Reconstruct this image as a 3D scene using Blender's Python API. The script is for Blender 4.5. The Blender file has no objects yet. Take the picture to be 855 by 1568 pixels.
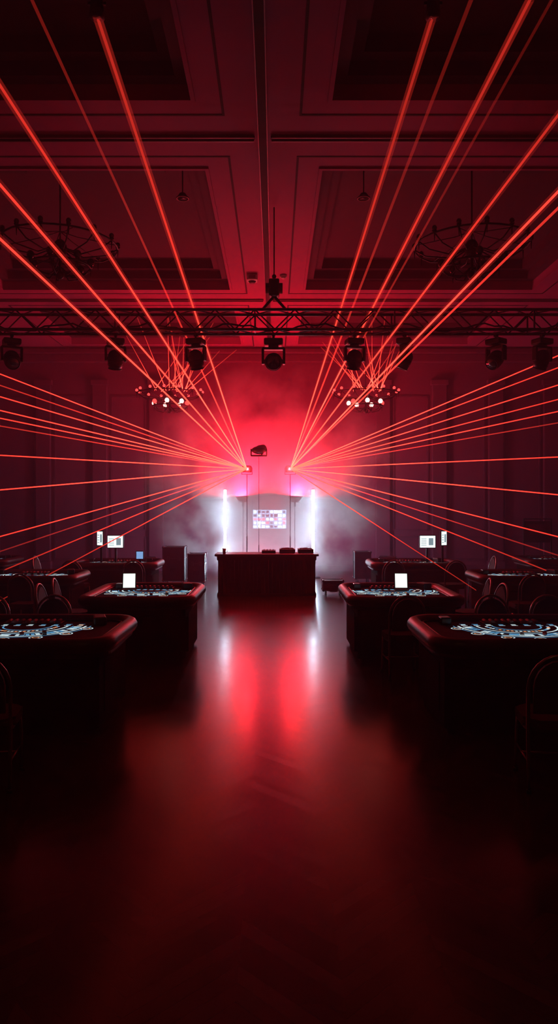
import bpy, bmesh, math, random
from mathutils import Vector, Matrix
random.seed(7)
S = bpy.context.scene
COL = S.collection

# ------------------------------------------------------------ materials
def mat_new(name):
    m = bpy.data.materials.new(name); m.use_nodes = True
    return m, m.node_tree.nodes, m.node_tree.links

def pbr(name, col, rough=0.5, metal=0.0, noise=0.0, nscale=20, bump=0.0, spec=0.5, coat=0.0):
    m, N, L = mat_new(name)
    b = N['Principled BSDF']
    b.inputs['Base Color'].default_value = (*col, 1)
    b.inputs['Roughness'].default_value = rough
    b.inputs['Metallic'].default_value = metal
    b.inputs['Specular IOR Level'].default_value = spec
    if coat: b.inputs['Coat Weight'].default_value = coat
    if noise > 0 or bump > 0:
        tc = N.new('ShaderNodeTexCoord'); n = N.new('ShaderNodeTexNoise')
        n.inputs['Scale'].default_value = nscale; n.inputs['Detail'].default_value = 3
        L.new(tc.outputs['Object'], n.inputs['Vector'])
        if noise > 0:
            r = N.new('ShaderNodeMixRGB'); r.inputs[1].default_value = (*[c*(1-noise) for c in col], 1)
            r.inputs[2].default_value = (*[min(1, c*(1+noise)) for c in col], 1)
            L.new(n.outputs['Fac'], r.inputs[0]); L.new(r.outputs[0], b.inputs['Base Color'])
        if bump > 0:
            bp = N.new('ShaderNodeBump'); bp.inputs['Strength'].default_value = bump; bp.inputs['Distance'].default_value = 0.01
            L.new(n.outputs['Fac'], bp.inputs['Height']); L.new(bp.outputs[0], b.inputs['Normal'])
    return m

def emit(name, col, st, sample=False):
    m, N, L = mat_new(name)
    N.remove(N['Principled BSDF'])
    e = N.new('ShaderNodeEmission'); e.inputs[0].default_value = (*col, 1); e.inputs[1].default_value = st
    L.new(e.outputs[0], N['Material Output'].inputs[0])
    if not sample: m.cycles.emission_sampling = 'NONE'
    return m

M_black = pbr('black_plastic', (.010,.009,.010), .45)
M_metalblk = pbr('black_metal', (.02,.02,.022), .35, .6)
M_alu = pbr('truss_aluminium', (.07,.06,.07), .4, .9, .2, 30)
M_chrome = pbr('chair_frame_metal', (.34,.26,.26), .28, .9)
M_uph = pbr('chair_upholstery', (.035,.012,.016), .75, 0, .3, 120, .3)
M_rail = pbr('table_rail_leather', (.028,.006,.009), .40, 0, .25, 90, .15)
M_felt = pbr('table_felt', (.012,.018,.06), .9, 0, .3, 200, .1)
M_wood = pbr('table_dark_wood', (.010,.006,.006), .5, 0, .3, 8)
M_cloth = pbr('black_table_skirt', (.004,.0035,.004), .95, 0, .2, 60, .1, spec=.06)
M_pw = emit('felt_print_white_glow', (.80,.92,1), .85)  # prints given emission in place of light falling on the felt
M_pb = emit('felt_print_blue_glow', (.15,.42,.75), .7)
M_po = emit('felt_print_orange_glow', (1,.4,.2), .9)
M_chipr = pbr('chip_red', (.25,.02,.02), .5)
M_chipw = pbr('chip_white', (.25,.25,.25), .5)
M_screen = emit('screen_white', (.92,.97,1), 1.4)
M_screenb = emit('screen_blue', (.3,.5,1), .8)
M_ui = emit('screen_ui_grey', (.5,.6,.75), .5)
M_tube = emit('led_tube_glow', (.66,.72,1), 110, True)
M_case = pbr('flight_case_laminate', (.012,.012,.015), .45, 0, .2, 30)
M_edge = pbr('case_edge_aluminium', (.08,.08,.09), .35, .9)
M_lens = pbr('fixture_lens', (.08,.08,.1), .08, 0, 0, 1, 0, .8, .5)
M_hot = emit('chandelier_globe_laser_glint', (1,.34,.30), 5)  # laser reflections in the glass globes, painted as glow
M_redg = emit('chandelier_red_laser_glint', (1,.04,.04), 3)  # red laser reflections on the globes, also drawn as glow
M_brass = pbr('chandelier_metal', (.014,.008,.008), .5, .4)
M_glassd = pbr('chandelier_glass_dark', (.02,.012,.012), .2)
M_white = pbr('white_plastic', (.5,.5,.5), .5)
M_wall = pbr('wall_paint_red_light', (.12,.018,.055), .75, 0, .12, 2)  # red of the stage light mixed into the wall colour
M_pil = pbr('pilaster_paint_red_light', (.095,.014,.043), .7, 0, .12, 2)  # same red light tint kept in the pilaster colour
M_ceil = pbr('ceiling_paint_red_light', (.29,.045,.14), .75, 0, .08, 1.5)  # red light put into the ceiling colour, so white light reads red
M_coff = pbr('coffer_paint_in_shade', (.045,.008,.022), .8, 0, .08, 1.5)  # recess shade put into the colour, a darker copy of the ceiling
M_line = pbr('ceiling_shadow_gap', (.008,.006,.006), .8)
M_track = pbr('ceiling_track_metal', (.22,.12,.14), .55, .5)
M_vent = pbr('vent_dark', (.01,.01,.01), .7)

def beam_mat(name, mult=1.0):
    m, N, L = mat_new(name); N.remove(N['Principled BSDF'])
    at = N.new('ShaderNodeAttribute'); at.attribute_name = 'power'
    e = N.new('ShaderNodeEmission'); e.inputs[0].default_value = (1, .038, .025, 1)
    mu = N.new('ShaderNodeMath'); mu.operation = 'MULTIPLY'; mu.inputs[1].default_value = mult
    L.new(at.outputs['Fac'], mu.inputs[0]); L.new(mu.outputs[0], e.inputs[1])
    t = N.new('ShaderNodeBsdfTransparent'); a = N.new('ShaderNodeAddShader')
    L.new(e.outputs[0], a.inputs[0]); L.new(t.outputs[0], a.inputs[1])
    L.new((a if 'faint' in name else e).outputs[0], N['Material Output'].inputs[0])
    m.cycles.emission_sampling = 'NONE'
    return m
M_beam = beam_mat('laser_light'); M_faint = beam_mat('laser_light_faint', .35)

def parquet():
    m, N, L = mat_new('chevron_parquet'); b = N['Principled BSDF']
    tc = N.new('ShaderNodeTexCoord'); sp = N.new('ShaderNodeSeparateXYZ'); L.new(tc.outputs['Object'], sp.inputs[0])
    def mth(op, a, bb=None):
        n = N.new('ShaderNodeMath'); n.operation = op
        for i, v in enumerate((a, bb)):
            if v is None: continue
            if isinstance(v, (int, float)): n.inputs[i].default_value = v
            else: L.new(v, n.inputs[i])
        return n.outputs[0]
    x, y = sp.outputs[0], sp.outputs[1]
    W = .42; P = .11
    pp = mth('PINGPONG', x, W); v = mth('ADD', y, pp)
    row = mth('FLOOR', mth('DIVIDE', v, P)); colm = mth('FLOOR', mth('DIVIDE', x, W))
    cb = N.new('ShaderNodeCombineXYZ'); L.new(row, cb.inputs[0]); L.new(colm, cb.inputs[1])
    wn = N.new('ShaderNodeTexWhiteNoise'); L.new(cb.outputs[0], wn.inputs[0])
    fr = mth('FRACT', mth('DIVIDE', v, P)); seam = mth('LESS_THAN', fr, .04)
    r = N.new('ShaderNodeValToRGB'); r.color_ramp.elements[0].color = (.042,.017,.010,1); r.color_ramp.elements[1].color = (.07,.029,.017,1)
    L.new(wn.outputs[0], r.inputs[0])
    gr = N.new('ShaderNodeTexNoise'); gr.inputs['Scale'].default_value = 5; gr.inputs['Detail'].default_value = 3
    L.new(tc.outputs['Object'], gr.inputs[0])
    m2 = N.new('ShaderNodeMixRGB'); m2.inputs[2].default_value = (.03,.012,.008,1)
    L.new(seam, m2.inputs[0]); L.new(r.outputs[0], m2.inputs[1]); L.new(m2.outputs[0], b.inputs['Base Color'])
    ro = mth('ADD', mth('MULTIPLY', wn.outputs[0], .03), mth('ADD', mth('MULTIPLY', gr.outputs['Fac'], .05), .17))
    L.new(ro, b.inputs['Roughness'])
    b.inputs['Specular IOR Level'].default_value = .45
    bp = N.new('ShaderNodeBump'); bp.inputs['Strength'].default_value = .08; bp.inputs['Distance'].default_value = .002
    hh = mth('SUBTRACT', mth('MULTIPLY', wn.outputs[0], .3), seam); L.new(hh, bp.inputs['Height'])
    L.new(bp.outputs[0], b.inputs['Normal'])
    return m
M_floor = parquet()

# ------------------------------------------------------------ mesh builder
class MB:
    def __init__(s): s.bm = bmesh.new(); s.mats = []
    def mi(s, m):
        if m not in s.mats: s.mats.append(m)
        return s.mats.index(m)
    def _merge(s, b, m, M=None, smooth=False):
        i = s.mi(m)
        if M is not None: bmesh.ops.transform(b, matrix=M, verts=b.verts)
        for f in b.faces: f.material_index = i; f.smooth = smooth
        me = bpy.data.meshes.new('t'); b.to_mesh(me); b.free(); s.bm.from_mesh(me); bpy.data.meshes.remove(me)
    def box(s, c, d, m, rot=None, bev=0.0):
        b = bmesh.new(); bmesh.ops.create_cube(b, size=1)
        bmesh.ops.scale(b, vec=d, verts=b.verts)
        if bev: bmesh.ops.bevel(b, geom=b.edges[:], offset=bev, segments=2, affect='EDGES', profile=.5)
        M = Matrix.Translation(c)
        if rot is not None: M = M @ rot
        s._merge(b, m, M)
    def cyl(s, p0, p1, r0, m, r1=None, seg=12, caps=True):
        p0 = Vector(p0); p1 = Vector(p1); d = p1-p0; r1 = r0 if r1 is None else r1
        b = bmesh.new(); bmesh.ops.create_cone(b, cap_ends=caps, segments=seg, radius1=r0, radius2=r1, depth=d.length)
        M = Matrix.Translation((p0+p1)/2) @ d.to_track_quat('Z', 'Y').to_matrix().to_4x4()
        s._merge(b, m, M, seg > 6)
    def sph(s, c, r, m, sc=(1,1,1), seg=14):
        b = bmesh.new(); bmesh.ops.create_uvsphere(b, u_segments=seg, v_segments=max(6, seg//2+1), radius=r)
        s._merge(b, m, Matrix.Translation(c) @ Matrix.Diagonal((*sc, 1)), True)
    def tube(s, pts, r, m, closed=False, seg=8):
        pts = [Vector(p) for p in pts]; n = len(pts); b = bmesh.new(); rings = []
        up0 = None
        for i, p in enumerate(pts):
            if closed: t = (pts[(i+1) % n]-pts[i-1])
            else: t = pts[min(i+1, n-1)]-pts[max(i-1, 0)]
            t.normalize()
            if up0 is None:
                up0 = t.orthogonal().normalized()
            u = (up0 - t*up0.dot(t)).normalized(); up0 = u; w = t.cross(u)
            rings.append([b.verts.new(p + (u*math.cos(a)+w*math.sin(a))*r) for a in [2*math.pi*k/seg for k in range(seg)]])
        rng = range(n) if closed else range(n-1)
        for i in rng:
            A = rings[i]; B = rings[(i+1) % n]
            for k in range(seg):
                b.faces.new((A[k], A[(k+1) % seg], B[(k+1) % seg], B[k]))
        if not closed:
            b.faces.new(rings[0][::-1]); b.faces.new(rings[-1])
        bmesh.ops.recalc_face_normals(b, faces=b.faces)
        s._merge(b, m, None, True)
    def prism(s, pts, z0, z1, m, M=None, bev=0):
        b = bmesh.new(); lo = [b.verts.new((x, y, z0)) for x, y in pts]; hi = [b.verts.new((x, y, z1)) for x, y in pts]
        n = len(pts); b.faces.new(lo[::-1]); top = b.faces.new(hi)
        for i in range(n): b.faces.new((lo[i], lo[(i+1) % n], hi[(i+1) % n], hi[i]))
        if bev: bmesh.ops.bevel(b, geom=[e for e in b.edges if abs(e.verts[0].co.z-e.verts[1].co.z) < 1e-6], offset=bev, segments=2, affect='EDGES')
        s._merge(b, m, M)
    def frame(s, x0, x1, y0, y1, z0, z1, w, m):
        s.box(((x0+x1)/2, y0+w/2, (z0+z1)/2), (x1-x0, w, z1-z0), m)
        s.box(((x0+x1)/2, y1-w/2, (z0+z1)/2), (x1-x0, w, z1-z0), m)
        s.box((x0+w/2, (y0+y1)/2, (z0+z1)/2), (w, y1-y0-2*w, z1-z0), m)
        s.box((x1-w/2, (y0+y1)/2, (z0+z1)/2), (w, y1-y0-2*w, z1-z0), m)
    def mesh(s, name):
        me = bpy.data.meshes.new(name); s.bm.to_mesh(me); s.bm.free()
        for m in s.mats: me.materials.append(m)
        return me
    def obj(s, name, loc=(0,0,0), rz=0): return put(s.mesh(name), name, loc, rz)

def put(me, name, loc=(0,0,0), rz=0):
    o = bpy.data.objects.new(name, me); o.location = loc; o.rotation_euler = (0, 0, rz); COL.objects.link(o); return o
def RX(a): return Matrix.Rotation(a, 4, 'X')
def RY(a): return Matrix.Rotation(a, 4, 'Y')
def RZ(a): return Matrix.Rotation(a, 4, 'Z')

# ------------------------------------------------------------ room
XW = 8.8; YB = 21.0; YF = -3.5; ZC = 6.5; ZT = 7.0
b = MB(); b.box((0, (YB+YF)/2, -.05), (2*XW+.4, YB-YF+.4, .1), M_floor); b.obj('floor')
b = MB()
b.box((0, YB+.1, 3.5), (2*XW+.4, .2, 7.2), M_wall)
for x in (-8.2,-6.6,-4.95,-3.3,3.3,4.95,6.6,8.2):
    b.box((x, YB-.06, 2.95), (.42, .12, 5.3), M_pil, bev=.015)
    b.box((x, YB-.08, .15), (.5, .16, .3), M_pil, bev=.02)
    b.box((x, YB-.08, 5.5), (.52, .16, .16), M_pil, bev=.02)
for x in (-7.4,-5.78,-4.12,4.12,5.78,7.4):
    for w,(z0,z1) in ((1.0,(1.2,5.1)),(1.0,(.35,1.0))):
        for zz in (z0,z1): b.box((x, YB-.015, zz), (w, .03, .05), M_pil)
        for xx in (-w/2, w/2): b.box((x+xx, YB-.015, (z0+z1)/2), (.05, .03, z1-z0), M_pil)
b.obj('wall_back')
for nm, x in (('wall_left', -XW-.1), ('wall_right', XW+.1)):
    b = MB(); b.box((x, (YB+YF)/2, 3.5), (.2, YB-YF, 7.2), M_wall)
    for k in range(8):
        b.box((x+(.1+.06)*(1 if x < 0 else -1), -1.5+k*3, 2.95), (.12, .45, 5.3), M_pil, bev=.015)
    b.obj(nm)
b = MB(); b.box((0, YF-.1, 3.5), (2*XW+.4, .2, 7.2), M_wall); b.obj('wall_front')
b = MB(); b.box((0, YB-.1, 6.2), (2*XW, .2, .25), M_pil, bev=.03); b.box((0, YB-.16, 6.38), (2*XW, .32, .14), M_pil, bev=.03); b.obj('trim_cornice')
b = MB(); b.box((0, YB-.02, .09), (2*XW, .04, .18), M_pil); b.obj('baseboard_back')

b = MB()
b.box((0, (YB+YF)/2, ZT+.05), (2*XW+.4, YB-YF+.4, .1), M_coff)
ys = [(-2.6, 1.1), (2.7, 8.1), (9.8, 15.2), (16.8, 20.3)]
xs = [(-5.6, -.8), (.8, 5.6)]
zc, dz = (ZC+ZT)/2, ZT-ZC
L_ = YB-YF; yc = (YB+YF)/2
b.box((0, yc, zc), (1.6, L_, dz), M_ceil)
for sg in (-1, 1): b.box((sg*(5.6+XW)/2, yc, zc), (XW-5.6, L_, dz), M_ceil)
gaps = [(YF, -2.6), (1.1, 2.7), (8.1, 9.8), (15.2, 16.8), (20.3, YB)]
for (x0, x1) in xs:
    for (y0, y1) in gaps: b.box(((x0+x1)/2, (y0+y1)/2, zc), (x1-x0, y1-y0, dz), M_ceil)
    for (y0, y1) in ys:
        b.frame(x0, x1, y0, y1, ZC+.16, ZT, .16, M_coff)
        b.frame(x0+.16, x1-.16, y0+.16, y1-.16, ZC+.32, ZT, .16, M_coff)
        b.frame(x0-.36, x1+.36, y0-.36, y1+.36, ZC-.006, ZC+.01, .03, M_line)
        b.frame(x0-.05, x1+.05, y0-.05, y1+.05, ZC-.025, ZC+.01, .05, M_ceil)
        for vx in (.28, .72):
            b.box((x0+(x1-x0)*vx, y0+1.1, ZT-.01), (1.25, .1, .03), M_vent)
b.obj('ceiling')
b = MB()
b.box((0, yc, ZC-.012), (.09, L_, .024), M_line)
for sx in (-.055, .055): b.box((sx, yc, ZC-.014), (.012, L_, .028), M_track)
for y in (8.95, 16.0, 1.9):
    for sg in (-1,1):
        b.box((sg*(XW+.1)/2, y, ZC-.012), (XW-.1, .05, .024), M_line)
        for sy in (-.045, .045): b.box((sg*(XW+.1)/2, y+sy, ZC-.02), (XW-.12, .018, .04), M_track)
b.obj('trim_ceiling_track')
b = MB(); b.box((0,0,-.06),(.22,.22,.12),M_white,bev=.02); b.box((0,-.115,-.06),(.14,.01,.06),M_lens); b.cyl((0,0,-.16),(0,0,-.12),.05,M_black,r1=.08)
b.obj('ceiling_speaker', (-.3, 14.3, ZC-.006))
b = MB(); b.cyl((0,0,-.04),(0,0,0),.07,M_white,seg=20); b.cyl((0,0,-.07),(0,0,-.04),.035,M_white,r1=.055,seg=16)
b.obj('smoke_detector', (.32, 14.3, ZC-.001))

# ------------------------------------------------------------ casino table
def rrect(w, d, r, n=6):
    pts = []
    for cx, cy, a0 in ((w/2-r, d/2-r, 0), (-w/2+r, d/2-r, 90), (-w/2+r, -d/2+r, 180), (w/2-r, -d/2+r, 270)):
        for k in range(n+1):
            a = math.radians(a0+90*k/n); pts.append((cx+r*math.cos(a), cy+r*math.sin(a)))
    return pts
def casino_table(w, d):
    b = MB()
    b.prism(rrect(w-.1, d-.1, .22), .66, .755, M_wood, bev=.01)
    b.prism(rrect(w-.16, d-.16, .2), .752, .765, M_felt)
    b.tube([(x, y, .755) for x, y in rrect(w-.14, d-.14, .22, 8)], .07, M_rail, True, 12)
    b.tube([(x, y, .775) for x, y in rrect(w-.3, d-.3, .16, 8)], .012, M_metalblk, True, 6)
    b.prism(rrect(w-.26, d-.3, .05, 3), .06, .67, M_cloth)
    b.prism(rrect(w-.34, d-.38, .05, 3), 0.0, .06, M_cloth)
    for sx in (-1, 1):
        b.box((sx*(w/2-.128), 0, .36), (.012, d*.5, .42), M_cloth, bev=.004)
    for sx in (-.25, .25):
        b.box((sx*w, -(d/2-.148), .36), (w*.38, .012, .42), M_cloth, bev=.004)
    z = .7665
    def flat(pts, m, zz=z):
        i = b.mi(m); vs = [b.bm.verts.new((x, y, zz)) for x, y in pts]; f = b.bm.faces.new(vs); f.material_index = i
        f.normal_update()
        if f.normal.z < 0: f.normal_flip()
    def arc(cx, cy, r, t, a0, a1, m, n=28):
        for k in range(n):
            A = math.radians(a0+(a1-a0)*k/n); B = math.radians(a0+(a1-a0)*(k+1)/n)
            flat([(cx+r*math.cos(A), cy+r*math.sin(A)), (cx+(r+t)*math.cos(A), cy+(r+t)*math.sin(A)),
                  (cx+(r+t)*math.cos(B), cy+(r+t)*math.sin(B)), (cx+r*math.cos(B), cy+r*math.sin(B))], m)
    R = min(w, d)*.5
    cy = d*.20
    arc(0, cy, R*.50, .02, 180, 360, M_pw); arc(0, cy, R*.58, .012, 180, 360, M_pb)
    arc(0, cy, R*.74, .02, 180, 360, M_pw); arc(0, cy, R*.30, .016, 180, 360, M_pb); arc(0, cy, R*.81, .01, 180, 360, M_pb)
    for k in range(34):
        a = 186+k*5.1; A = math.radians(a)
        if k % 6 == 5: continue
        rr = R*.66; ww = .012+.012*random.random(); hh = R*.05
        c = Vector((rr*math.cos(A), cy+rr*math.sin(A))); u = Vector((-math.sin(A), math.cos(A))); v = Vector((math.cos(A), math.sin(A)))
        flat([c-u*ww-v*hh, c+u*ww-v*hh, c+u*ww+v*hh, c-u*ww+v*hh], random.choice([M_pw, M_pw, M_pb]))
    for k in range(7):
        a = math.radians(192+k*26); c = Vector((R*.92*math.cos(a)*.9, cy+R*.92*math.sin(a)*.98))
        arc(c.x, c.y, .05, .010, 0, 360, M_pw, 14); arc(c.x, c.y, .025, .008, 0, 360, M_po, 10)
    for k in range(9):
        x = (k-4)*w*.06
        flat([(x-.03, cy+.02), (x+.03, cy+.02), (x+.03, cy+.032), (x-.03, cy+.032)], M_pw)
        flat([(x-.03, cy+.10), (x+.03, cy+.10), (x+.03, cy+.110), (x-.03, cy+.110)], M_pb)
        flat([(x-.022, cy+.045), (x+.022, cy+.045), (x+.022, cy+.085), (x-.022, cy+.085)], random.choice([M_pb, M_po, M_pw, M_pb]))
    for k in range(24):
        a = 187+k*7.3; A = math.radians(a); rr = R*.40
        flat([(rr*math.cos(A)-.012, cy+rr*math.sin(A)-.02), (rr*math.cos(A)+.012, cy+rr*math.sin(A)-.02), (rr*math.cos(A)+.012, cy+rr*math.sin(A)+.02), (rr*math.cos(A)-.012, cy+rr*math.sin(A)+.02)], random.choice([M_pb, M_pw, M_po]))
    yt = d/2-.27
    b.box((0, yt, .772), (.56, .16, .014), M_metalblk, bev=.004)
    for k in range(9):
        m = (M_chipr, M_chipw, M_pil)[k % 3]
        b.cyl((-.24+k*.06, yt-.06, .784), (-.24+k*.06, yt+.06, .784), .019, m, seg=10)
    b.box((w*.32, yt-.03, .805), (.12, .22, .08), M_black, bev=.015, rot=RZ(.3))
    b.box((-w*.32, yt-.03, .80), (.1, .13, .07), M_glassd, bev=.01)
    for k in range(4):
        b.cyl((-.3+k*.2, -d*.12, .766), (-.3+k*.2, -d*.12, .766+.008*(k+1)), .02, (M_chipr, M_chipw)[k % 2], seg=12)
    return b.mesh('casino_table')
T_big = casino_table(2.0, 1.45); T_mid = casino_table(1.45, 1.7); T_far = casino_table(1.8, 1.3)
tables = [(T_big, 2.43, 6.5), (T_big, -2.18, 6.5), (T_mid, 1.745, 9.35), (T_mid, -1.525, 9.35),
          (T_far, 4.25, 11.7), (T_far, -3.85, 11.7), (T_far, 2.9, 14.3), (T_far, -3.0, 14.3),
          (T_far, 6.2, 15.2), (T_far, -6.2, 15.2)]
for i, (me, x, y) in enumerate(tables): put(me, 'casino_table', (x, y, 0))

# ------------------------------------------------------------ banquet chair
def chair():
    b = MB()
    b.prism(rrect(.42, .42, .09, 5), .42, .48, M_uph, bev=.02)
    b.prism(rrect(.40, .40, .08, 5), .40, .425, M_metalblk)
    pts = [(-.19, -.22, 0), (-.19, -.20, .25), (-.19, -.19, .45)]
    for k in range(13):
        a = math.pi - k*math.pi/12
        pts.append((.195*math.cos(a), -.22-.05*math.sin(a), .70+.22*math.sin(a)))
    pts += [(.19, -.19, .45), (.19, -.20, .25), (.19, -.22, 0)]
    b.tube(pts, .0135, M_chrome)
    o = [(-.165, 0), (.165, 0)]
    for k in range(11):
        a = k*math.pi/10; o.append((.165*math.cos(a), .18+.18*math.sin(a)))
    b.prism(o, -.022, .022, M_uph, Matrix.Translation((0, -.215, .53)) @ RX(math.radians(97)), bev=.01)
    for sx in (-1, 1):
        b.tube([(sx*.19, .20, 0), (sx*.185, .185, .3), (sx*.18, .17, .42)], .0125, M_chrome)
        b.cyl((sx*.19, -.205, .2), (sx*.188, .19, .2), .008, M_chrome, seg=8)
        for yy in (-.22, .20): b.cyl((sx*.19, yy, 0), (sx*.19, yy, .025), .017, M_black, seg=10)
    b.cyl((-.188, .0, .2), (.188, .0, .2), .008, M_chrome, seg=8)
    return b.mesh('banquet_chair')
CH = chair()
P = math.pi
chairs = [(1.59, 8.1, .06), (2.05, 4.95, -.12), (-1.83, 4.95, .15),
          (2.55, 7.62, P+.1), (3.12, 7.62, P-.1), (-2.27, 7.62, P), (-2.92, 7.62, P+.15),
          (2.78, 9.05, P/2+.1), (2.80, 9.75, P/2-.1), (-2.56, 9.05, -P/2), (-2.58, 9.75, -P/2+.1),
          (3.85, 10.6, .1), (4.6, 10.6, -.1), (-3.5, 10.6, -.1), (-4.2, 10.6, .1),
          (2.3, 13.2, 0), (3.4, 13.2, .1), (-2.4, 13.2, 0), (-3.5, 13.2, -.1),
          (4.2, 14.1, P/2), (-4.3, 14.1, -P/2)]
for x, y, r in chairs: put(CH, 'banquet_chair', (x, y, 0), r)

# ------------------------------------------------------------ DJ table
b = MB()
b.box((0, 0, .865), (2.2, .75, .045), M_wood, bev=.01)
b.box((0, 0, .80), (2.1, .68, .09), M_cloth)
b.box((0, 0, .42), (2.06, .64, .84), M_cloth, bev=.01)
for k in range(26):
    x = -1.0+k*.08; b.cyl((x, -.313, .02), (x, -.313, .76), .012, M_cloth, seg=8)
b.box((0, 0, .03), (2.1, .68, .06), M_cloth, bev=.01)
b.obj('dj_table', (-.02, 15.5, 0))
Zt = .888
b = MB()
b.box((0, 0, .05), (.34, .38, .08), M_black, bev=.01); b.cyl((0, .03, .09), (0, .03, .105), .13, M_metalblk, seg=28); b.cyl((0,.03,.105),(0,.03,.112),.05,M_edge,seg=20)
for k in range(4): b.cyl((-.12+k*.08, -.15, .09), (-.12+k*.08, -.15, .105), .015, M_edge, seg=10)
for sx in (-.14,.14):
    for sy in (-.16,.16): b.cyl((sx,sy,0),(sx,sy,.012),.015,M_black)
deck = b.mesh('dj_media_player')
put(deck, 'dj_media_player', (.42, 15.6, Zt)); put(deck, 'dj_media_player', (.82, 15.6, Zt))
b = MB(); b.box((0, 0, .03), (.30, .36, .06), M_black, bev=.01)
for i in range(4):
    for j in range(4): b.cyl((-.1+i*.066, -.02+j*.045, .06), (-.1+i*.066, -.02+j*.045, .072), .01, M_edge, seg=8)
    b.box((-.1+i*.066, -.12, .062), (.014, .03, .012), M_edge)
b.obj('dj_mixer', (.02, 15.6, Zt))
b = MB()
b.cyl((0,0,0),(0,0,.11),.032,M_white,r1=.042,seg=20); b.tube([(.04,0,.085),(.07,0,.075),(.07,0,.04),(.036,0,.03)],.006,M_white)
b.obj('coffee_mug', (-.93, 15.35, Zt))

# ------------------------------------------------------------ LED tubes, TV
for x in (-1.165, 1.165):
    b = MB(); b.cyl((0, 0, .12), (0, 0, 2.33), .032, M_tube, seg=12)
    b.cyl((0, 0, .03), (0, 0, .12), .04, M_black, seg=16); b.cyl((0, 0, 2.33), (0, 0, 2.37), .038, M_black, seg=16)
    b.cyl((0, 0, 0), (0, 0, .03), .2, M_metalblk, r1=.18, seg=28)
    b.obj('led_tube_light', (x, 19.0, 0))
b = MB(); b.box((0, 0, 0), (1.02, .06, .60), M_black, bev=.01); b.box((0, .05, 0), (.4, .06, .3), M_metalblk)
b.box((0, -.032, 0), (.97, .004, .545), emit('tv_picture_base', (.4,.55,1), 5))
M_tvw = emit('tv_tile_white', (.9,.9,1), 20); M_tvr = emit('tv_tile_red', (.9,.12,.2), 10); M_tvd = emit('tv_tile_dark', (.08,.1,.35), 1)
for i in range(8):
    for j in range(5):
        if i in (2, 3) and j > 2: m = M_tvd
        else: m = random.choice([M_tvw, M_tvw, M_tvw, M_tvr, M_tvd])
        b.box((-.425+i*.121, -.036, -.215+j*.107), (.105*random.uniform(.6, 1), .004, .085*random.uniform(.5, 1)), m)
b.obj('wall_television', (0, YB-.082, 1.52))

# ------------------------------------------------------------ laser projectors on stands
SRC = [Vector((-.515, 17.0, 2.78)), Vector((.52, 17.0, 2.78))]
b = MB()
b.box((0, .16, 0), (.22, .26, .15), M_black, bev=.015); b.box((0, .02, 0), (.09, .02, .06), M_lens)
for k in range(5): b.box((0, .1+k*.035, .078), (.16, .012, .01), M_metalblk)
for sx in (-.125, .125): b.box((sx, .16, -.04), (.012, .04, .16), M_metalblk)
b.box((0, .16, -.12), (.26, .05, .012), M_metalblk)
b.cyl((0, .16, -1.6), (0, .16, -.12), .008, M_metalblk); b.cyl((0, .16, -2.6), (0, .16, -1.6), .013, M_metalblk)
for k in range(3):
    a = k*2*P/3+P/2; c, s_ = math.cos(a), math.sin(a)
    b.tube([(0, .16, -2.1), (c*.35, .16+s_*.35, -2.76)], .011, M_metalblk)
lp = b.mesh('laser_projector')
for s_ in SRC: put(lp, 'laser_projector', s_)

WT = 2.15
TL = math.radians(4)
def wash(zt):
    b = MB()
    t = MB()
    t.cyl((0,0,-.15),(0,0,0),.11,M_black,r1=.17,seg=24); t.tube([(.17*math.cos(a),.17*math.sin(a),0) for a in [k*P/12 for k in range(24)]],.012,M_metalblk,True)
    bmesh.ops.transform(t.bm, matrix=Matrix.Translation((0,0,zt)) @ RY(TL), verts=t.bm.verts)
    remap = [b.mi(m) for m in t.mats]
    for f in t.bm.faces: f.material_index = remap[f.material_index]
    me = bpy.data.meshes.new('t'); t.bm.to_mesh(me); t.bm.free(); b.bm.from_mesh(me)
    for sy in (-.18,.18): b.box((-.03,sy,zt-.16),(.04,.012,.2),M_metalblk)
    b.box((-.03,0,zt-.25),(.05,.37,.014),M_metalblk); b.cyl((-.03,0,.5),(-.03,0,zt-.25),.011,M_metalblk); b.cyl((-.03,0,.1),(-.03,0,zt*.5),.015,M_metalblk)
    for k in range(3):
        a=k*2*P/3+P/2; b.tube([(-.03,0,.6),(-.03+.42*math.cos(a),.42*math.sin(a),.02)],.012,M_metalblk)
    return b.mesh('led_wash_light')
wl = wash(WT)
put(wl, 'led_wash_light', (.7, 18.6, 0)); put(wl, 'led_wash_light', (-.7, 18.6, 0), P)
# added LED batten, unseen behind the DJ table, to brighten the smoke
b = MB(); b.box((0,0,.05),(1.5,.12,.07),M_black,bev=.01); b.box((0,0,.086),(1.44,.07,.006),M_lens)
for k in range(12): b.cyl((-.66+k*.12,0,.086),(-.66+k*.12,0,.092),.025,M_lens,seg=12)
for sx in (-.7,.7): b.box((sx,0,.01),(.05,.18,.02),M_metalblk)
b.obj('added_smoke_batten', (0, 17.9, 0))
b = MB()
b.sph((0,0,3.2),.15,M_black,(1.15,1,.62),20); b.cyl((.02,.02,3.2),(.12,.12,3.26),.12,M_black,r1=.09,seg=20)
for sx in (-.18,.18): b.box((sx,0,3.15),(.03,.08,.16),M_black,bev=.01)
b.box((0,0,3.07),(.38,.12,.04),M_black,bev=.015)
b.cyl((0,0,.5),(0,0,3.06),.005,M_metalblk); b.cyl((0,0,.1),(0,0,1.0),.01,M_metalblk)
for k in range(3):
    a=k*2*P/3-P/2; b.tube([(0,0,.5),(.15*math.cos(a),.15*math.sin(a),.02)],.01,M_metalblk)
b.obj('stage_effect_light', (-.22, 16.7, 0))

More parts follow.
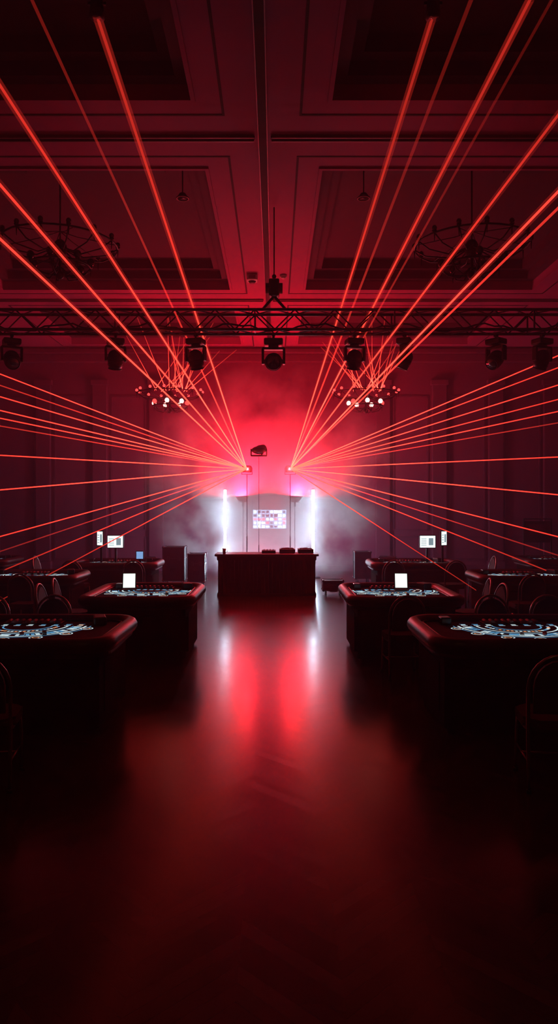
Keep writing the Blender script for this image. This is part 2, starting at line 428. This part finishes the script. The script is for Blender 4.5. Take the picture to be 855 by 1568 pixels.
# ------------------------------------------------------------ laser beams
def clip(o, d, zc=ZC-.03):
    t = 1e9
    for i, (lo, hi) in enumerate(((-XW+.15, XW-.15), (YF+.1, YB-.1), (.01, zc))):
        if abs(d[i]) > 1e-6:
            tt = ((hi if d[i] > 0 else lo)-o[i])/d[i]; t = min(t, tt)
    return o+d*t
def beams_object(name, specs, origin=Vector((0,0,0))):
    V = []; F = []; P_ = []; MI = []
    nr = 10
    def add(o, e, r0, r1, pf, mi, f0=0.0, seg=8):
        d = e-o; t = d.normalized(); u = t.orthogonal().normalized(); w = t.cross(u); base = len(V)
        for i in range(nr+1):
            f = f0+(1-f0)*(i/nr)**1.5; r = r0+(r1-r0)*f; c = o+d*f-origin
            for k in range(seg):
                a = 2*P*k/seg; V.append(c+(u*math.cos(a)+w*math.sin(a))*r); P_.append(pf(f))
        for i in range(nr):
            for k in range(seg):
                F.append((base+i*seg+k, base+i*seg+(k+1) % seg, base+(i+1)*seg+(k+1) % seg, base+(i+1)*seg+k)); MI.append(mi)
    for o, e, r0, r1, p0, p1, mi in specs:
        add(o, e, r0, r1, lambda f: p1*(1.3-.75*f)+(p0-p1)*(1-f)**3.0, mi)
        if mi == 0 and r1 > .0115:
            add(o, e, r0*2.8, r1*3.0, lambda f: .17*min(1, (f-.22)/.2)*p1/.62, 1, .22)
    me = bpy.data.meshes.new(name); me.from_pydata([tuple(v) for v in V], [], F)
    at = me.attributes.new('power', 'FLOAT', 'POINT'); at.data.foreach_set('value', P_)
    me.materials.append(M_beam); me.materials.append(M_faint)
    me.polygons.foreach_set('material_index', MI)
    return put(me, name, origin)
L0, R0 = SRC
left, right = [], []
def up(lst, o, x, z, st, w=1.0, y=6.5, stop=False):
    t = Vector((x, y, z)); e = t if stop else clip(o, t-o)
    lst.append((o, e, .011, .0135*w, 13*st+.6, .64*st, 0 if st > .6 else 1))
up(left, L0, -1.49, 6.42, 1.3, 1.1, 6.6, True)
up(left, L0, -2.04, 6.46, .58, 1.2); up(left, L0, -2.34, 5.71, 1.15); up(left, L0, -2.34, 4.81, .75); up(left, L0, -2.34, 4.32, .9, .88)
up(right, R0, 1.61, 6.42, 1.1, 1.0, 6.6, True); up(right, R0, 2.45, 6.46, 1.3, 1.0); up(right, R0, 1.92, 6.46, .45, 1.5)
up(right, R0, 2.71, 5.43, .75, .88); up(right, R0, 2.71, 4.74, .95, .88); up(right, R0, 2.71, 4.59, .5); up(right, R0, 2.33, 5.89, .25)
def side(lst, o, x, z, st):
    t = Vector((x, 12, z)); lst.append((o, clip(o, t-o), .010, .0105, 11*st+.5, .64*st, 0 if st > .6 else 1))
for z, st in ((4.11,.9),(3.92,.4),(3.73,.9),(3.50,.95),(3.37,.8),(3.24,.35),(2.75,.9),(2.17,1.1),(1.39,.8),(1.14,.3),(.80,.65)): side(left, L0, -4.45, z, st)
up(left, L0, -3.6, .75, .65, .5, 11.7)
for z, st in ((4.41,1.0),(4.21,.7),(3.92,.9),(3.68,.7),(3.48,.85),(3.29,.35),(2.72,.9),(2.09,1.1),(1.39,.8),(1.08,.35),(.75,.65)): side(right, R0, 4.88, z, st)
up(right, R0, 3.1, .8, .62, .5, 12.5)
beams_object('laser_beams', left); beams_object('laser_beams', right)

# ------------------------------------------------------------ chandeliers
def chandelier(lit, drop):
    b = MB(); hot = M_hot if lit else M_glassd; red = M_redg if lit else M_glassd
    b.cyl((0, 0, 0), (0, 0, drop), .012, M_brass, seg=8); b.cyl((0, 0, drop-.06), (0, 0, drop), .06, M_brass, r1=.09, seg=20)
    b.sph((0, 0, -.05), .10, M_brass, (1, 1, 1.4)); b.sph((0, 0, -.42), .06, M_brass); b.cyl((0, 0, -.4), (0, 0, 0), .022, M_brass)
    for R, z, n, gr, m in ((.80, .0, 14, .035, red), (.42, -.30, 7, .055, hot)):
        b.tube([(R*math.cos(a), R*math.sin(a), z) for a in [k*P/16 for k in range(32)]], .014, M_brass, True)
        for k in range(n):
            a = 2*P*k/n+.2; c, s_ = math.cos(a), math.sin(a)
            pts = [(c*.03, s_*.03, z-.02), (c*R*.4, s_*R*.4, z-.15), (c*R*.8, s_*R*.8, z-.1), (c*R, s_*R, z)]
            b.tube(pts, .010, M_brass, seg=6)
            b.cyl((c*R, s_*R, z), (c*R, s_*R, z+.03), .018, M_brass, r1=.035, seg=10)
            b.sph((c*R, s_*R, z+.03+gr), gr, m if (not lit or k % 4) else M_redg, (1, 1, 1.1), 10)
            b.cyl((c*R, s_*R, z-.12), (c*R, s_*R, z), .004, M_brass, r1=.012, seg=6)
        for k in range(6):
            a = 2*P*k/6; b.tube([(R*math.cos(a), R*math.sin(a), z), (.3*R*math.cos(a), .3*R*math.sin(a), z+.12), (0, 0, z+.2)], .006, M_brass, seg=6)
    return b.mesh('chandelier')
lit = chandelier(True, ZT-4.65)
dark = chandelier(False, ZT-5.6)
CHL = [(-2.42, 17.6, 4.65), (2.38, 17.6, 4.65)]
for ci, c in enumerate(CHL):
    par = put(lit, 'chandelier', c)
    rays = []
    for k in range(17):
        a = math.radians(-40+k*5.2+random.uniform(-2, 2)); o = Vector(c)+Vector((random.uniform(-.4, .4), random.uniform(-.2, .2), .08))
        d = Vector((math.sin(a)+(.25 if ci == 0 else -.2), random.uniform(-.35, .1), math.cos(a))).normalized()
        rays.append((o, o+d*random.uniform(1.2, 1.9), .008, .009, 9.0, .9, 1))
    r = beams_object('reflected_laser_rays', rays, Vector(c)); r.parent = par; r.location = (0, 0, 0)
for c in ((-2.9, 10.2, 5.6), (2.95, 10.2, 5.6)): put(dark, 'chandelier', c)

# ------------------------------------------------------------ truss
def truss(x0, x1, y, z):
    b = MB(); h = .15
    for sy in (-h, h):
        for sz in (-h, h): b.cyl((x0, y+sy, z+sz), (x1, y+sy, z+sz), .024, M_alu, seg=10)
    n = int((x1-x0)/.3)
    for k in range(n):
        a = x0+k*(x1-x0)/n; c = x0+(k+1)*(x1-x0)/n; s_ = 1 if k % 2 else -1
        for sy in (-h, h): b.cyl((a, y+sy, z-s_*h), (c, y+sy, z+s_*h), .011, M_alu, seg=6)
        for sz in (-h, h): b.cyl((a, y-s_*h, z+sz), (c, y+s_*h, z+sz), .011, M_alu, seg=6)
        if k % 7 == 0:
            b.frame(a-.012, a+.012, y-h, y+h, z-h, z-h+.02, .01, M_alu)
            for sy in (-h, h): b.box((a, y+sy, z), (.02, .03, 2*h), M_alu)
    cb = []
    for k in range(120):
        x = x0+.2+(x1-x0-.4)*k/119; cb.append((x, y-h-.03, z-h+.02+.05*math.sin(k*.7)+.02*math.sin(k*2.3)))
    b.tube(cb, .014, M_black, seg=6)
    for x in (-5.2, 5.2): b.cyl((x, y, z+h), (x, y, ZC), .008, M_black, seg=6)
    return b.obj('lighting_truss')
YT = 11.0; ZTR = 4.72
truss(-8.6, 8.6, YT, ZTR)
b = MB()
b.cyl((0,0,.5),(0,0,ZC-ZTR-.20),.01,M_metalblk,seg=8)
b.box((0,0,.34),(.16,.18,.26),M_black,bev=.02); b.cyl((-.13,0,.34),(.13,0,.34),.08,M_black,seg=16)
b.tube([(0,0,.22),(-.17,0,.025)],.022,M_black); b.tube([(0,0,.22),(.17,0,.025)],.022,M_black)
b.sph((.0,0,.52),.035,M_metalblk)
b.obj('chain_hoist', (.14, YT, ZTR+.15+.025))

def moving_head(tilt, s=1.0):
    b = MB()
    b.cyl((0, 0, 0), (0, 0, -.06*s), .02, M_metalblk)
    b.box((0, 0, .0), (.05, .06, .05), M_metalblk, bev=.005)
    b.box((0, 0, -.10*s), (.26*s, .22*s, .09*s), M_black, bev=.02)
    b.cyl((0, 0, -.145*s), (0, 0, -.17*s), .07*s, M_black, seg=20)
    b.box((0, 0, -.185*s), (.31*s, .10*s, .035*s), M_black, bev=.012)
    for sx in (-1, 1): b.box((sx*.145*s, 0, -.29*s), (.035*s, .10*s, .22*s), M_black, bev=.012)
    R = Matrix.Translation((0, 0, -.36*s)) @ RX(tilt)
    t = MB()
    t.sph((0, 0, .03*s), .118*s, M_black, (1, 1, .95), 20); t.cyl((0, 0, 0), (0, 0, -.15*s), .115*s, M_black, r1=.10*s, seg=24)
    t.cyl((0, 0, -.15*s), (0, 0, -.155*s), .088*s, M_lens, seg=24)
    t.tube([(.1*s*math.cos(a), .1*s*math.sin(a), -.15*s) for a in [k*P/10 for k in range(20)]], .008*s, M_metalblk, True)
    for k in range(4): t.tube([(.117*s*math.cos(a), .117*s*math.sin(a), -.02*s-k*.025*s) for a in [q*P/10 for q in range(20)]], .004*s, M_metalblk, True, 6)
    t.cyl((-.14*s, 0, 0), (.14*s, 0, 0), .03*s, M_black)
    remap = [b.mi(m) for m in t.mats]
    bmesh.ops.transform(t.bm, matrix=R, verts=t.bm.verts)
    for f in t.bm.faces: f.material_index = remap[f.material_index]
    me = bpy.data.meshes.new('t'); t.bm.to_mesh(me); t.bm.free(); b.bm.from_mesh(me)
    return b.mesh('moving_head_light')
mh = [moving_head(-.9), moving_head(.4), moving_head(-1.35, 1.12)]
for x, k, r in ((-3.88, 0, .5), (-2.29, 1, .3), (-1.06, 1, -.3), (.13, 2, 0), (1.37, 1, .2), (2.14, 1, 1.2), (3.54, 0, -.9), (4.25, 1, .4), (5.6, 0, .2), (-5.4, 1, .2)):
    put(mh[k], 'moving_head_light', (x, YT, ZTR-.15-.055), r)

b = MB(); b.cyl((0,0,.05),(0,0,ZT-6.47),.012,M_black); b.cyl((0,0,ZT-6.5),(0,0,ZT-6.47),.06,M_black,seg=20)
b.cyl((0,0,-.07),(0,0,.09),.07,M_black,r1=.055,seg=20); b.cyl((0,0,-.075),(0,0,-.068),.05,M_lens,seg=20); b.box((0,0,.06),(.17,.03,.03),M_metalblk,bev=.006)
sp = b.mesh('ceiling_spotlight')
for x in (-1.49, 1.61): put(sp, 'ceiling_spotlight', (x, 6.62, 6.47))
for x in (-1.25, 1.5):
    b = MB(); b.cyl((0,0,0),(0,0,.38),.01,M_black); b.cyl((0,0,-.05),(0,0,.02),.09,M_metalblk,r1=.05,seg=24); b.tube([(.09*math.cos(a),.09*math.sin(a),-.05) for a in [k*P/12 for k in range(24)]],.012,M_track,True)
    b.obj('pendant_downlight', (x, 10.9, ZT-.38))

# ------------------------------------------------------------ screens on tables
def monitor(w, h, stand, scr):
    b = MB(); b.box((0, 0, stand+h/2), (w+.03, .03, h+.03), M_black, bev=.006); b.box((0, -.017, stand+h/2), (w, .003, h), scr)
    if scr is M_screen:
        for k in range(4): b.box((-w*.25, -.0195, stand+h*(.2+.18*k)), (w*.35, .002, h*.05), M_ui)
        b.box((w*.22, -.0195, stand+h*.5), (w*.3, .002, h*.6), M_ui)
    b.box((0, .03, (stand+h/2)/2), (.04, .02, stand+h/2), M_metalblk); b.box((0, .02, .008), (.2, .16, .016), M_black, bev=.004)
    return b.mesh('computer_monitor')
mA = monitor(.30, .23, .32, M_screen); mB = monitor(.13, .27, .36, M_screen); mC = monitor(.13, .14, .10, M_screenb)
ZF = .768
put(mA, 'computer_monitor', (3.15, 14.1, ZF)); put(mB, 'computer_monitor', (3.5, 14.25, ZF), .5)
put(mA, 'computer_monitor', (-2.98, 14.1, ZF)); put(mB, 'computer_monitor', (-3.3, 14.2, ZF), -.4); put(mC, 'computer_monitor', (-2.5, 14.1, ZF))
b = MB()
R_ = RX(math.radians(-14)); 
b.box((0, 0, .125), (.185, .014, .22), M_black, R_, bev=.005); b.box((0, -.010, .125), (.16, .004, .19), emit('tablet_page', (.95,.95,.9), 1.3), R_)
b.box((0, .012, .006), (.16, .14, .012), M_black, bev=.003); b.tube([(0, .06, .01), (0, .03, .13)], .01, M_metalblk)
tb = b.mesh('tablet_computer')
put(tb, 'tablet_computer', (1.86, 9.72, ZF), -.06); put(tb, 'tablet_computer', (-1.82, 9.72, ZF), .1)

# ------------------------------------------------------------ flight cases etc.
def case(w, d, h):
    b = MB(); b.box((0, 0, h/2+.05), (w, d, h-.1), M_case, bev=.008)
    for sx in (-1, 1):
        for sy in (-1, 1):
            b.box((sx*(w/2), sy*(d/2), h/2+.05), (.03, .03, h-.1), M_edge)
            for z in (.1, h): b.sph((sx*w/2, sy*d/2, z), .028, M_edge, seg=10)
            b.cyl((sx*(w/2-.06)-.012, sy*(d/2-.06), .04), (sx*(w/2-.06)+.012, sy*(d/2-.06), .04), .04, M_black, seg=14)
    for z in (.1, h*.7, h):
        for sy in (-1, 1): b.box((0, sy*d/2, z), (w, .02, .025), M_edge)
        for sx in (-1, 1): b.box((sx*w/2, 0, z), (.02, d, .025), M_edge)
    for sx in (-.25, .25): b.box((sx*w, -d/2-.012, h*.7), (.07, .015, .09), M_edge, bev=.004)
    b.box((0, -d/2-.012, h*.4), (.16, .015, .1), M_metalblk, bev=.004)
    return b.mesh('flight_case')
c1 = case(.5, .5, .9); c2 = case(.38, .45, .75); c3 = case(.42, .35, .3)
for c, x, y in ((c1, -2.3, 17.6), (c2, -1.72, 17.3), (c2, 2.35, 18.1), (c3, 1.40, 15.5)): put(c, 'flight_case', (x, y, 0))
b = MB(); b.box((0,0,.35),(.42,.4,.62),M_black,bev=.02); b.box((0,-.205,.35),(.36,.012,.56),M_metalblk)
for z,r in ((.27,.15),(.54,.07)):
    b.tube([(r*math.cos(a),-.215,z+r*math.sin(a)) for a in [k*P/14 for k in range(28)]],.01,M_edge,True); b.sph((0,-.21,z),r*.4,M_black,(1,.3,1))
for sx in (-.16,.16):
    for sy in (-.15,.15): b.cyl((sx,sy,0),(sx,sy,.045),.02,M_black)
sp = b.mesh('loudspeaker'); put(sp, 'loudspeaker', (-2.95, 17.5, 0), .2); put(sp, 'loudspeaker', (2.95, 17.8, 0), -.2)
b = MB(); b.frame(-.33,.33,-.02,.02,0,.03,.012,M_metalblk)
for sx in (-.32,.32): b.box((sx,0,.8),(.03,.03,1.6),M_edge)
b.box((0,0,1.6),(.67,.03,.03),M_edge); b.box((0,.0,1.3),(.6,.015,.5),M_case); b.box((0,-.01,1.35),(.4,.004,.25),M_pil)
for sx in (-.32,.32): b.box((sx,0,.012),(.05,.35,.024),M_metalblk)
b.obj('sign_stand', (6.3, 16.8, 0))

# ------------------------------------------------------------ haze
w = bpy.data.worlds.new('World'); S.world = w; w.use_nodes = True
wn = w.node_tree.nodes; wn['Background'].inputs[0].default_value = (0,0,0,1); wn['Background'].inputs[1].default_value = 0
vs = wn.new('ShaderNodeVolumeScatter'); vs.inputs['Density'].default_value = .018; vs.inputs['Anisotropy'].default_value = .2
vs.inputs['Color'].default_value = (.95,.40,.72,1)  # red light tint put into the haze colour to mute the white
w.node_tree.links.new(vs.outputs[0], wn['World Output'].inputs['Volume'])

m, N, L = mat_new('stage_smoke'); N.remove(N['Principled BSDF'])
tc = N.new('ShaderNodeTexCoord'); nz = N.new('ShaderNodeTexNoise'); nz.inputs['Scale'].default_value = .8; nz.inputs['Detail'].default_value = 5; nz.inputs['Roughness'].default_value = .62
L.new(tc.outputs['Object'], nz.inputs['Vector'])
def shell(sx, sy, sz, oz=0.0):
    mp = N.new('ShaderNodeMapping'); mp.inputs['Scale'].default_value = (1/sx, 1/sy, 1/sz); mp.inputs['Location'].default_value = (0, 0, oz)
    L.new(tc.outputs['Object'], mp.inputs['Vector'])
    ln = N.new('ShaderNodeVectorMath'); ln.operation = 'LENGTH'; L.new(mp.outputs[0], ln.inputs[0])
    return ln.outputs['Value']
def mth(op, a, c=None):
    n = N.new('ShaderNodeMath'); n.operation = op
    for i, v in enumerate((a, c)):
        if v is None: continue
        if isinstance(v, (int, float)): n.inputs[i].default_value = v
        else: L.new(v, n.inputs[i])
    return n.outputs[0]
fall = mth('SUBTRACT', 1.0, shell(3.5, 2.6, 3.2))
core = mth('MAXIMUM', mth('SUBTRACT', 1.0, shell(1.5, 1.9, 2.9)), 0.0)
val = mth('ADD', mth('ADD', fall, mth('MULTIPLY', core, .8)), mth('MULTIPLY', mth('SUBTRACT', nz.outputs['Fac'], .5), 4.6))
mr = N.new('ShaderNodeMapRange'); mr.inputs['From Min'].default_value = .12; mr.inputs['From Max'].default_value = .75; mr.inputs['To Min'].default_value = 0; mr.inputs['To Max'].default_value = .9
L.new(val, mr.inputs['Value'])
sc = N.new('ShaderNodeVolumeScatter'); sc.inputs['Anisotropy'].default_value = .2; L.new(mth('MULTIPLY', mr.outputs[0], mth('MINIMUM', mth('MAXIMUM', mth('MULTIPLY', fall, 3.5), 0.0), 1.0)), sc.inputs['Density'])
L.new(sc.outputs[0], N['Material Output'].inputs['Volume'])
m.cycles.volume_step_rate = .55
b = MB(); bb = bmesh.new(); bmesh.ops.create_icosphere(bb, subdivisions=3, radius=1)
for v in bb.verts: v.co = Vector((v.co.x*3.55, v.co.y*2.55, v.co.z*3.25))
for v in bb.verts:
    if v.co.z < -2.55: v.co.z = -2.55
b._merge(bb, m); b.obj('smoke_cloud', (0, 18.4, 2.6))

# ------------------------------------------------------------ lights
def light(kind, name, loc, col, p, **k):
    l = bpy.data.lights.new(name, kind); l.energy = p; l.color = col
    for a, v in k.items(): setattr(l, a, v)
    o = bpy.data.objects.new(name, l); o.location = loc; COL.objects.link(o); return o
RED = (1, .006, .030)
for sg in (-1, 1):
    o = light('AREA', 'red_wash_lamp', (sg*.70, 18.6, WT+.015), RED, 780, shape='DISK', size=.3)
    o.rotation_euler = (math.radians(180), sg*TL, 0)
for sx in (-1, 1):
    light('POINT', 'laser_source_glow', (sx*.515, 16.9, 2.78), (1, .02, .03), 60, shadow_soft_size=.05)
o = light('AREA', 'added_smoke_fill_lamp', (0, 17.9, .1), (1.0, .22, .42), 70, shape='RECTANGLE', size=1.44, size_y=.07)  # added unseen uplight that brightens the smoke column
o.rotation_euler = (math.radians(180), 0, 0)
o = light('AREA', 'house_light', (0, 1.0, 6.3), (1, .35, .12), 8, shape='DISK', size=1.2)

# ------------------------------------------------------------ camera
cam = bpy.data.cameras.new('camera'); co = bpy.data.objects.new('camera', cam); COL.objects.link(co)
co.location = (.15, 0, 1.9); co.rotation_euler = (math.radians(90), 0, 0)
cam.sensor_fit = 'VERTICAL'; cam.sensor_height = 36; cam.lens = 36*1100/1568
cam.shift_x = (427.5-421)/1568; cam.shift_y = -(784-775)/1568
cam.clip_start = .05; cam.clip_end = 200
S.camera = co
S.view_settings.view_transform = 'Standard'; S.view_settings.look = 'None'
S.view_settings.exposure = 0
